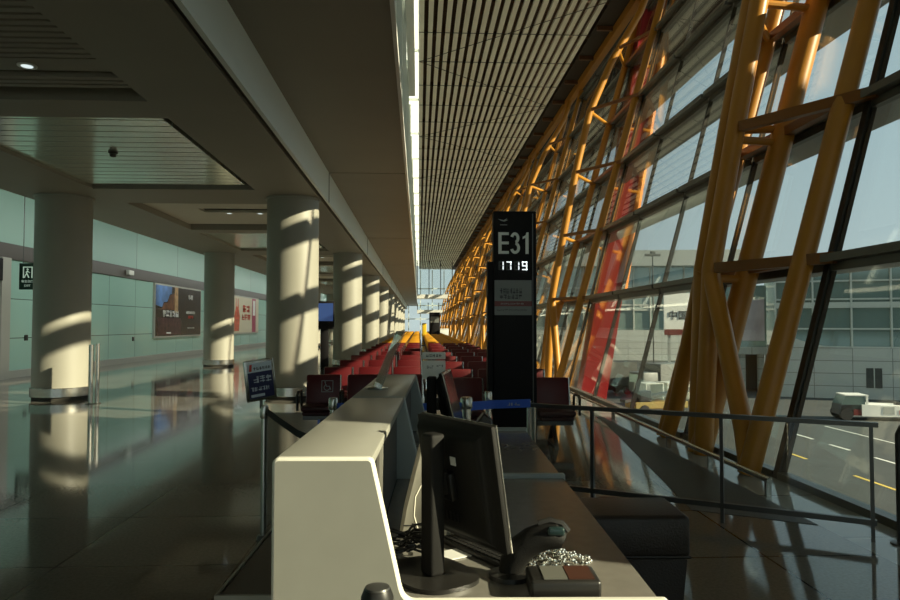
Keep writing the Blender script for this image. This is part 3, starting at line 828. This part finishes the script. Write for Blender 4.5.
def belt(pts, z, label, m, cat='belt', hh=.05, text=False):
    mb = MB()
    for a, b in zip(pts, pts[1:]): mb.bar((a[0],a[1],a[2]), (b[0],b[1],b[2]), .004, hh)
    o = mb.build('barrier_belt', m); tag(o, label, cat); return o
belt([(-1.13,5.32,.95),(-1.0,5.13,.905),(-.83,4.86,.86),(-.66,4.55,.855),(-.49,4.28,.90)], 0, 'sagging black belt running from the signed post behind the counter', 'belt_black')
belt([(-.70,6.04,.905),(-.15,6.04,.895),(.37,6.04,.905)], 0, 'bright blue belt between two chrome posts behind the counter', 'blue', hh=.062)
bb = belt([(.45,6.06,.90),(.68,6.32,.885),(1.02,6.40,.885)], 0, 'bright blue belt with white print in front of the gate pylon', 'blue', hh=.075)
mb = MB(); marks(mb, .80, .92, .87, .895, 4, 6.345, 6.350, random.Random(2), dens=3); mb.build('belt_print', 'text_grey', bb)

# framed sign on the first stanchion
fs = thing('post_sign', 'framed violet and white notice tilted on top of the chrome post', 'sign', (-1.17, 5.32, 1.03), math.radians(34))
tr = Matrix.Rotation(math.radians(-7), 4, 'Y')
MB().rbox(-.115, .115, -.014, .014, 0.01, .315, .008, 2, tr).build('frame', 'steel', fs)
MB().box(-.095, .095, -.0165, -.012, .03, .295, tr).build('poster', 'violet', fs)
MB().box(-.095, .095, -.018, -.015, .225, .295, tr).build('header_strip', 'paper_blue', fs)
MB().prism([(-.085,.235),(-.065,.235),(-.058,.285),(-.075,.285)], 'y', -.020, -.016, tr).build('red_emblem', 'text_red', fs)
def marks_m(rect, n, rnd, m, nm, par, mtx, dens=5, y=(-.0195,-.0175)):
    mb = MB(); marks(mb, rect[0], rect[1], rect[2], rect[3], n, y[0], y[1], rnd, dens=dens)
    mb.v = [tuple(mtx @ Vector(v)) for v in mb.v]; return mb.build(nm, m, par)
rnd = random.Random(21)
marks_m((-.05,.085,.240,.262), 6, rnd, 'text_dark', 'printed_lines', fs, tr)
marks_m((-.06,.085,.145,.195), 3, rnd, 'paper_blue', 'printed_lines', fs, tr, 4)
marks_m((-.085,.06,.085,.115), 5, rnd, 'paper_blue', 'printed_lines', fs, tr)
MB().box(-.085, .02, -.018, -.016, .042, .062, tr).build('footer_strip', 'paper_blue', fs)
MB().tube([(0,.02,-.055),(0,.02,.03)], .012, 8).build('stem', 'steel_dark', fs)

# white notice stand behind the counter
ns = thing('notice_stand', 'white two-panel notice on a stand at the head of the aisle', 'sign', (.185, 8.7, 0), 0)
MB().rbox(-.145, .145, -.012, .012, 1.175, 1.265, .01, 2).build('upper_board', 'white_glossy', ns)
MB().rbox(-.145, .145, -.012, .012, .93, 1.162, .01, 2).build('lower_board', 'white_glossy', ns)
mb = MB(); marks(mb, -.10, .10, 1.205, 1.238, 5, -.014, -.011, random.Random(4)); marks(mb, -.10, .0, 1.06, 1.10, 4, -.014, -.011, random.Random(5), dens=3); marks(mb, .03, .12, 1.08, 1.11, 3, -.014, -.011, random.Random(6), dens=3)
mb.build('printed_lines', 'text_dark', ns)
MB().lathe([(.015,.02),(.015,1.20)], 0, .03, 12).build('pole', 'steel_dark', ns)
MB().lathe([(.17,0),(.17,.02)], 0, .03, 28).build('base', 'steel_dark', ns)

# ------------------------------------------------------------------ left side furniture
bp = thing('barrier_post', 'stainless twin-tube post on the floor beside the nearest left column', 'post', (-6.62, 14.6, 0))
MB().tube([(-.05,0,0),(-.05,0,1.2)], .045, 16).build('tube', 'steel', bp)
MB().tube([(.06,0.05,0),(.06,.05,1.22)], .04, 16).build('tube', 'steel', bp)
MB().rbox(-.11, .12, -.06, .11, 0, .02, .005, 1).build('foot_plate', 'steel', bp)
# exit sign
ex = thing('exit_sign', 'green exit sign with running figure hanging by the teal wall', 'sign', (-11.24, 20.6, 0))
MB().rbox(-.24, .24, 0, .10, 2.62, 3.38, .015, 2).build('case', 'green_sign', ex)
mb = MB()
mb.box(-.13, -.10, -.006, 0, 2.95, 3.28).box(-.13, .14, -.006, 0, 3.25, 3.28).box(.11, .14, -.006, 0, 2.95, 3.28)
mb.ball((-.0, -.004, 3.20), .028, 10, 6)
mb.bar((0,-.004,3.17),(-.02,-.004,3.07),.008,.05).bar((-.02,-.004,3.08),(.04,-.004,2.96),.008,.03).bar((-.02,-.004,3.08),(-.06,-.004,3.03),.008,.03).bar((-.06,-.004,3.03),(-.085,-.004,2.96),.008,.026).bar((0,-.004,3.15),(.06,-.004,3.10),.008,.022).bar((0,-.004,3.15),(-.05,-.004,3.11),.008,.022)
mb.build('pictogram', 'green_lit', ex)
text_obj('安全出口', 'sign_text', .085, 'green_lit', ex, (0,-.002,2.85)); text_obj('EXIT', 'sign_text', .085, 'green_lit', ex, (0,-.002,2.73))
MB().tube([(-.15,.05,3.37),(-.15,.05,5.78)], .012, 6).tube([(.15,.05,3.37),(.15,.05,5.78)], .012, 6).build('hanger', 'steel_dark', ex)
# doorway in the teal wall
dr = struct(MB().box(WL, WL+.10, 18.2, 21.0, 0, 2.9), 'door_1', 'bld_glass', 'glazed door in the teal wall at the left edge', 'door')
MB().box(WL-.02, WL+.22, 21.0, 21.45, 0, 3.6).box(WL-.02, WL+.22, 17.8, 18.2, 0, 3.6).build('door_jamb', 'jamb', dr)
MB().box(WL-.02, WL+.24, 18.2, 21.0, 2.9, 3.55).build('header_box', 'pylon', dr)
MB().box(WL+.10, WL+.13, 20.1, 20.9, .7, 2.4).build('door_poster', 'notice', dr)
mb = MB(); mb.box(WL+.13, WL+.14, 20.3, 20.75, 1.0, 1.8); mb.build('poster_picture', 'screen_blue', dr)
mb = MB(); mb.box(WL+.13, WL+.145, 20.35, 20.55, 1.3, 1.7); mb.build('poster_picture', 'text_white', dr)
MB().tube([(WL+.16,20.95,.9),(WL+.16,20.95,1.5)], .02, 8).build('door_handle', 'steel', dr)

# posters
def poster(y0, y1, z0, z1, name, label):
    t = thing(name, label, 'poster', (WL, (y0+y1)/2, z0), 0)
    hw, hh = (y1-y0)/2, z1-z0
    MB().box(.0, .10, -hw, hw, 0, hh).build('frame', 'jamb', t)
    return t, hw, hh
t, hw, hh = poster(33.2, 40.1, 1.0, 3.58, 'wall_poster', 'dark brown illuminated poster on the teal wall, blue sky at its left')
b = .08
MB().box(.09, .11, -hw+b, hw-b, b, hh-b).build('picture', 'ad_dark', t)
MB().prism([(-hw+b,1.55),(-hw+.9,1.45),(-hw+1.1,1.7),(-hw+1.6,1.75),(-hw+1.9,2.1),(-hw+2.2,2.15),(-hw+2.2,hh-b),(-hw+b,hh-b)], 'x', .108, .116).build('sky_picture', 'ad_sky', t)
MB().prism([(-hw+b,1.35),(-hw+.9,1.40),(-hw+1.1,1.65),(-hw+1.6,1.7),(-hw+1.9,2.05),(-hw+2.6,2.2),(-hw+2.9,2.2),(-hw+2.9,1.35)], 'x', .109, .117).build('rooftops_picture', 'ad_brown', t)
MB().box(.109, .118, -hw+2.6, -hw+3.1, 1.2, hh-b).build('pillar_picture', 'ad_tan', t)
MB().box(.109, .114, -hw+.3, -hw+3.6, b+.05, .95).build('crowd_picture', 'ad_crowd', t)
rnd = random.Random(8); mb = MB(); marks(mb, -hw+.95, -hw+3.2, 1.0, 1.32, 5, .118, .126, rnd, axis='x', dens=8); mb.box(.118,.126,-hw+1.5,-hw+2.1,.18,.25)
marks(mb, .9, 2.4, 1.2, 1.34, 8, .112, .118, rnd, axis='x', dens=7); marks(mb, 1.2, 2.0, 1.95, 2.2, 2, .112, .118, rnd, axis='x', dens=8); mb.box(.112,.118,1.35,1.85,2.0,2.08)
marks(mb, 1.1, 2.3, .42, .48, 8, .112, .118, rnd, axis='x', dens=4); mb.build('white_print', 'text_white', t)
mb = MB(); marks(mb, 1.2, 2.1, .95, 1.10, 4, .112, .118, rnd, axis='x', dens=7); mb.build('red_print', 'text_red', t)
t, hw, hh = poster(47.0, 54.3, 1.0, 3.62, 'wall_poster', 'cream poster on the teal wall with red figure and magenta strip')
MB().box(.09, .11, -hw+b, hw-b, b, hh-b).build('picture', 'ad_cream', t)
fg = MB().prism([(-hw+.3,.2),(-hw+1.5,.2),(-hw+1.65,1.2),(-hw+1.35,1.75),(-hw+1.25,2.4),(-hw+1.12,2.4),(-hw+1.05,1.85),(-hw+.8,1.85),(-hw+.72,2.4),(-hw+.6,2.4),(-hw+.6,1.75),(-hw+.25,1.2)], 'x', .108, .118).build('figure_picture', 'ad_red', t)
MB().box(.109, .12, hw-2.1, hw-1.0, b, hh-b).build('magenta_strip', 'ad_magenta', t)
rnd = random.Random(9); mb = MB(); marks(mb, -hw+2.4, -hw+4.5, 1.5, 2.0, 2, .112, .12, rnd, axis='x', dens=9); marks(mb, -hw+2.2, -hw+4.7, .95, 1.35, 3, .112, .12, rnd, axis='x', dens=9); mb.build('red_print', 'text_red', t)
MB().box(.119, .126, hw-1.9, hw-1.2, 1.3, 2.4).build('white_print', 'text_white', t)

# information display behind the first column
kd = thing('information_display', 'slim dark display stand with a blue screen behind the first column', 'display', (-3.55, 26.6, 0))
MB().rbox(-.15, .15, -.06, .06, 0, .9+.55, .02, 2).build('pedestal', 'pylon', kd)
MB().rbox(-.28, .36, -.08, .05, 1.45, 2.5, .02, 2).build('housing', 'pylon', kd)
MB().box(-.24, .32, -.085, -.078, 1.75, 2.42).build('screen', 'screen_blue', kd)
# far dark kiosk and yellow stand in the aisle
fk = thing('gate_pylon', 'distant dark gate pylon at the far end of the aisle', 'sign', (1.30, 58.0, 0))
MB().rbox(-.45, .45, -.1, .1, 0, 2.65, .02, 2).build('body', 'pylon', fk)
MB().box(-.35, .35, -.11, -.1, 1.8, 2.3).build('notice_panel', 'notice', fk)
yk = thing('yellow_stand', 'bright yellow upright stand in the aisle beside the distant pylon', 'stand', (.42, 55.0, 0))
MB().rbox(-.17, .17, -.06, .06, .05, 1.75, .03, 2).build('panel', 'trolley_yellow', yk)
MB().rbox(-.22, .22, -.15, .15, 0, .06, .02, 1).build('base', 'black', yk)
dk = thing('far_counter', 'distant white boarding counter beyond the yellow seats', 'counter', (3.0, 90, 0))
MB().rbox(-1.3, 1.2, -.3, .3, 0, 1.1, .03, 2).build('body', 'white', dk)
MB().rbox(-1.4, 1.3, -.35, .35, 1.1, 1.16, .02, 2).build('top', 'white', dk)
# hung glass bridges crossing the far end
for i, (y, z0, z1, lab) in enumerate([(105.2, 6.2, RZ-.1, 'upper glazed bridge with white floor slab crossing the far end'), (115.4, 4.1, 5.3, 'lower glazed bridge crossing behind the first at the far end')]):
    t = thing('glass_bridge', lab, 'bridge', (0, y, 0), 0, 'glazed bridges at the far end')
    MB().box(-.30, GX(z0-.6)-.35, 0, 3.0, z0-.6, z0).build('slab', 'white', t)
    MB().box(-.30, GX(z0)-.35, 0, .03, z0, z1).build('glass_wall', 'clear', t)
    mb = MB()
    for k in range(4): mb.box(-.3+k*1.75, -.18+k*1.75, -.04, .07, z0, z1)
    mb.build('post', 'steel_dark', t)

# downlights & smoke detector
dl = None
for (x, y, z) in [(-4.31,7.80,4.455),(-5.0,18.6,4.55),(-4.2,18.6,4.55),(-5.0,30.6,4.55),(-4.2,30.6,4.55)]:
    lab = {0: 'round downlight in the slatted coffer at top left'}.get(0) if y < 8 else ('%s downlight set in the %s plain coffer' % ('left' if x < -4.5 else 'right', 'nearer' if y < 20 else 'farther'))
    if dl is None:
        dl = thing('downlight', lab, 'ceiling light', (x,y,z), 0, 'ceiling downlights')
        MB().lathe([(.068,-.012),(.10,-.012),(.10,.0),(.068,.0)], seg=24).build('trim_ring', 'white', dl)
        MB().lathe([(.060,-.014),(.065,-.004)], seg=24).build('lens', 'steel_lamp', dl)
    else: dup(dl, (x,y,z), 0, lab)
sd = thing('smoke_detector', 'small dark smoke detector on the glossy plank ceiling', 'detector', (-5.05, 11.7, 4.46))
MB().lathe([(.03,-.085),(.05,-.075),(.055,-.03),(.075,-.02),(.075,.0)], seg=20).build('housing', 'soffit_dark', sd)
MB().lathe([(.056,-.05),(.058,-.045),(.056,-.04)], seg=20).build('ring', 'steel_dark', sd)

# ------------------------------------------------------------------ outside
GZ = -4.8
struct(MB().box(3.8, 400, -200, 500, GZ-.5, GZ), 'floor_apron', 'asphalt', 'grey concrete apron outside the windows', 'apron')
def line(x0, y0, x1, y1, w, m, label):
    o = MB().bar((x0,y0,GZ+.006), (x1,y1,GZ+.006), w, .012).build('apron_marking', m); tag(o, label, 'marking', 'apron markings'); return o
line(22.1,40.9,22.1,38.6,.16,'line_white','farthest of three short white dashes in a row on the apron')
line(22.0,36.8,22.0,35.1,.16,'line_white','middle of three short white dashes in a row on the apron')
line(22.0,33.1,22.0,31.5,.16,'line_white','nearest of three short white dashes in a row on the apron')
line(25.7,43.5,25.7,30.0,.12,'line_white','long thin white line on the apron between the dashes and the tow tractor')
line(18.5,34.8,18.5,32.9,.16,'line_yellow','yellow dash on the apron nearer the dark window mullion')
line(18.5,29.2,18.5,26.6,.16,'line_yellow','yellow dash on the apron seen through the end of the glass barrier')
# terminal wing opposite
wing = thing('terminal_wing', 'grey terminal wing with glass upper floors across the apron', 'building', (32.0, 61.5, GZ), math.radians(-23))
MB().box(0, 40, 0, 14, 0, 4.4).build('lower_wall', 'bld_panel', wing)
MB().box(0, 40, .3, 14, 4.4, 11.6).build('glass_floors', 'bld_glass', wing)
MB().box(-.4, 40.4, -.3, 14, 11.6, 12.2).build('roof', 'bld_roof', wing)
for k in range(14):
    MB().box(k*3.0-.07, k*3.0+.07, .0, .3, 4.4, 11.6).build('mullion', 'bld_mullion', wing)
for z in (4.4, 6.0, 7.9, 8.6, 10.2):
    MB().box(0, 40, .05, .3, z, z+(.5 if z == 7.9 else .14)).build('transom', 'bld_mullion', wing)
pts = [(0,4.4)]+[(k*.7, 4.42+1.5*(1-k/8)**2) for k in range(9)]+[(6.0,4.4)]
MB().prism(pts, 'y', -.05, .2).build('curved_apron_wall', 'bld_panel', wing)
MB().box(7.0, 8.2, -.04, .05, 1.0, 2.7).build('window', 'bld_dark', wing)
MB().box(7.56, 7.64, -.06, .0, 1.0, 2.7).build('window_bar', 'bld_mullion', wing)
MB().box(2, 38, 1.4, 3.4, 4.9, 7.6).build('inner_screen', 'bld_dark', wing)
# pale annex at its left end with undercroft
an = thing('terminal_annex', 'pale annex on pillars left of the terminal wing, with a faded pink panel', 'building', (28.9, 66.5, GZ), math.radians(-12))
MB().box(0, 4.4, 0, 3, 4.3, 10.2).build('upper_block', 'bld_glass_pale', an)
MB().box(0, 4.4, -.2, 3, 3.6, 4.3).build('slab', 'bld_panel', an)
MB().box(0, 4.4, 2.5, 3, 0, 3.6).build('rear_wall', 'bld_dark', an)
for x in (.3, 2.0, 3.7): MB().box(x, x+.5, .2, .8, 0, 3.6).build('pillar', 'bld_panel', an)
pk = mat('faded_pink_panel', (.52,.44,.46,1), .5, noise=.3, nscale=.5); 
MB().box(2.2, 4.2, -.1, .05, 4.9, 8.9).build('panel', pk, an)
# distant terminal
ft = thing('distant_terminal', 'long low terminal in the distance with a flat roof band', 'building', (17, 128, GZ), math.radians(-7))
MB().box(-2, 40, 0, 20, 0, 5.5).build('lower_wall', 'bld_panel', ft)
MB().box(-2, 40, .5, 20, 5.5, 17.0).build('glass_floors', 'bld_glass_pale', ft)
MB().box(-3, 41, -2, 22, 17.0, 19.8).build('roof', 'bld_roof', ft)
for k in range(14): MB().box(-2+k*3, -1.75+k*3, .2, .5, 5.5, 17).build('mullion', 'bld_mullion', ft)
for z in (9.0, 9.9, 13): MB().box(-2, 40, .3, .5, z, z+.3).build('transom', 'bld_mullion', ft)
fl = thing('reflection_mast', 'small dark head in place of a reflection, above the distant terminal roof', 'reflection mast', (40.0, 118, GZ))  # dark head and mast modelled in place of a reflection in the glass
MB().tube([(0,0,0),(0,0,18.6)], .12, 8).build('reflection_pole', 'bld_dark', fl)
MB().rbox(-1.3, 1.3, -.3, .3, 18.2, 18.6, .05, 1).rbox(-.4, .4, -.3, .3, 18.6, 19.0, .05, 1).build('reflection_head', 'bld_dark', fl)
# billboard 中国工
bbd = thing('billboard', 'white billboard with dark characters and red stripe outside the windows', 'sign', (31.4, 82, GZ), math.radians(-8))
MB().box(-2.2, 3.0, 0, .4, 5.2, 10.2).build('board', 'white_glossy', bbd)
MB().box(-2.2, 3.0, -.05, .0, 5.2, 5.9).build('red_stripe', 'maroon', bbd)
text_obj('中国工', 'board_text', 1.15, 'text_dark', bbd, (-1.75,-.03,7.5), align='LEFT', depth=.02)
for x in (-1.6, 2.4): MB().box(x-.15, x+.15, .1, .4, 0, 5.2).build('post', 'bld_roof', bbd)
# red roof column outside
rc = thing('red_roof_column', 'broad red leaning column just outside the windows', 'column', (5.15, 20.2, 0))
sl = .172
MB().prism([(-.46+sl*GZ, GZ), (.30+sl*GZ, GZ), (.30+sl*11.2, 11.2), (-.46+sl*11.2, 11.2)], 'y', -.3, .3).build('cladding', 'red_column', rc)
MB().tube([(.30+sl*2.4, -.3, 2.4), (.30+sl*11.2, -.3, 11.2)], .09, 10).build('reflected_tube', 'reflection_orange', rc)  # added tube imitating a lit frame tube's reflection in the glass
# unseen boarding bridge block, placed and sized to keep sun off the near hall
bz = thing('boarding_bridge_blocker', 'unseen boarding bridge block sized to shade the hall, outside the right edge', 'building', (7.15, 3.0, GZ))
MB().box(0, 26, -2.05, 1.6, 4.6, 14.0).build('blocker_body', 'bld_panel', bz)
MB().box(-.2, 26.2, -2.15, 1.8, 14.0, 14.3).build('roof', 'bld_roof', bz)  # top of the added unseen block that shades the hall
for x in (2, 14, 24): MB().box(x, x+.6, -.5, .6, 0, 4.6).build('pillar', 'bld_panel', bz)  # supports of the added unseen block

# white tow tractor
tg = thing('tow_tractor', 'low white aircraft tow tractor parked on the apron', 'vehicle', (28.35, 47.0, GZ), math.radians(-12))
MB().prism([(1.5,.30),(7.4,.30),(7.4,.75),(5.9,.95),(1.5,1.08)], 'y', -.9, .9).build('body', 'white', tg)
MB().prism([(.15,.35),(1.55,.35),(1.75,1.05),(.25,1.05)], 'y', -.85, .85).build('nose', 'black', tg)
MB().prism([(.25,1.02),(1.75,1.02),(1.70,1.66),(.55,1.66)], 'y', -.82, .82).build('cab_glass', 'bld_glass', tg)
MB().box(.50, 1.95, -.85, .85, 1.64, 1.71).box(1.80, 1.92, -.85, -.75, 1.05, 1.66).box(1.80, 1.92, .75, .85, 1.05, 1.66).build('cab_frame', 'white', tg)
MB().box(2.8, 3.5, -.92, -.90, .45, .95).build('side_panel', 'bld_roof', tg)
MB().box(3.8, 4.0, -.92, -.90, .45, .75).build('red_mark', 'text_red', tg)
MB().box(3.9, 4.2, -.2, .2, 1.02, 1.2).build('seat', 'black', tg)
for x, r in ((.55,.40),(5.0,.52)):
    for s in (-.95, .72):
        MB().tube([(x,s,r),(x,s+.24,r)], r, 20).build('wheel', 'tyre', tg)
MB().box(1.0, 1.5, -.87, -.85, .35, .75).build('red_panel', 'maroon', tg)
# ramp equipment in the distance
def truck(label, loc, rz, m, L=5.0):
    t = thing('ramp_truck', label, 'vehicle', loc, rz, 'vehicles parked on the far apron')
    MB().rbox(0, 1.7, -1, 1, .5, 2.3, .15, 2).build('cab', 'truck_grey', t)
    MB().box(-.02, .1, -.8, .8, 1.4, 2.1).build('windscreen', 'bld_glass', t)
    MB().rbox(1.8, L, -1.1, 1.1, .8, 3.0, .05, 1).build('cargo_box', m, t)
    MB().box(.2, L, -.7, .7, .4, .8).build('chassis', 'black', t)
    for x in (.9, L-1.0):
        for s in (-1.05, .8): MB().tube([(x,s,.42),(x,s+.25,.42)], .42, 14).build('wheel', 'tyre', t)
    return t
truck('dark box truck parked under the distant terminal at left', (15.2, 64.0, GZ), .3, 'bld_dark')
truck('grey box truck parked left of the yellow leaning tube', (18.9, 60.5, GZ), .4, 'truck_grey')
bl = thing('belt_loader', 'yellow belt loader parked in front of the trucks', 'vehicle', (15.2, 50.0, GZ), .2)
MB().rbox(0, 4.2, -.8, .8, .4, .9, .05, 1).build('chassis', 'loader_yellow', bl)
MB().bar((-.6,0,.95),(5.2,0,1.7),.8,.2).build('belt_boom', 'bld_dark', bl)
MB().rbox(.4, 1.3, -.75, -.1, .9, 1.7, .05, 1).build('driver_seat', 'black', bl)
for x in (.7, 3.5):
    for s in (-.9, .7): MB().tube([(x,s,.35),(x,s+.2,.35)], .35, 14).build('wheel', 'tyre', bl)
dol = None
for i in range(3):
    lab = '%s of three baggage dollies in a row on the far apron' % ['leftmost', 'middle', 'rightmost'][i]
    if dol is None:
        dol = thing('baggage_dolly', lab, 'cart', (17.2, 54.0, GZ), .3, 'baggage dollies on the apron')
        MB().rbox(0, 1.6, -.8, .8, .45, .6, .03, 1).build('deck', 'bld_roof', dol)
        MB().box(0, .06, -.8, .8, .6, 1.9).box(1.54, 1.6, -.8, .8, .6, 1.9).box(0, 1.6, -.8, .8, 1.85, 1.9).build('cage', 'bld_mullion', dol)
        for x in (.3, 1.3):
            for s in (-.75, .6): MB().tube([(x,s,.22),(x,s+.15,.22)], .22, 12).build('wheel', 'tyre', dol)
    else: dup(dol, (17.2+i*1.9, 54.0+.6*i, GZ), .3, lab)
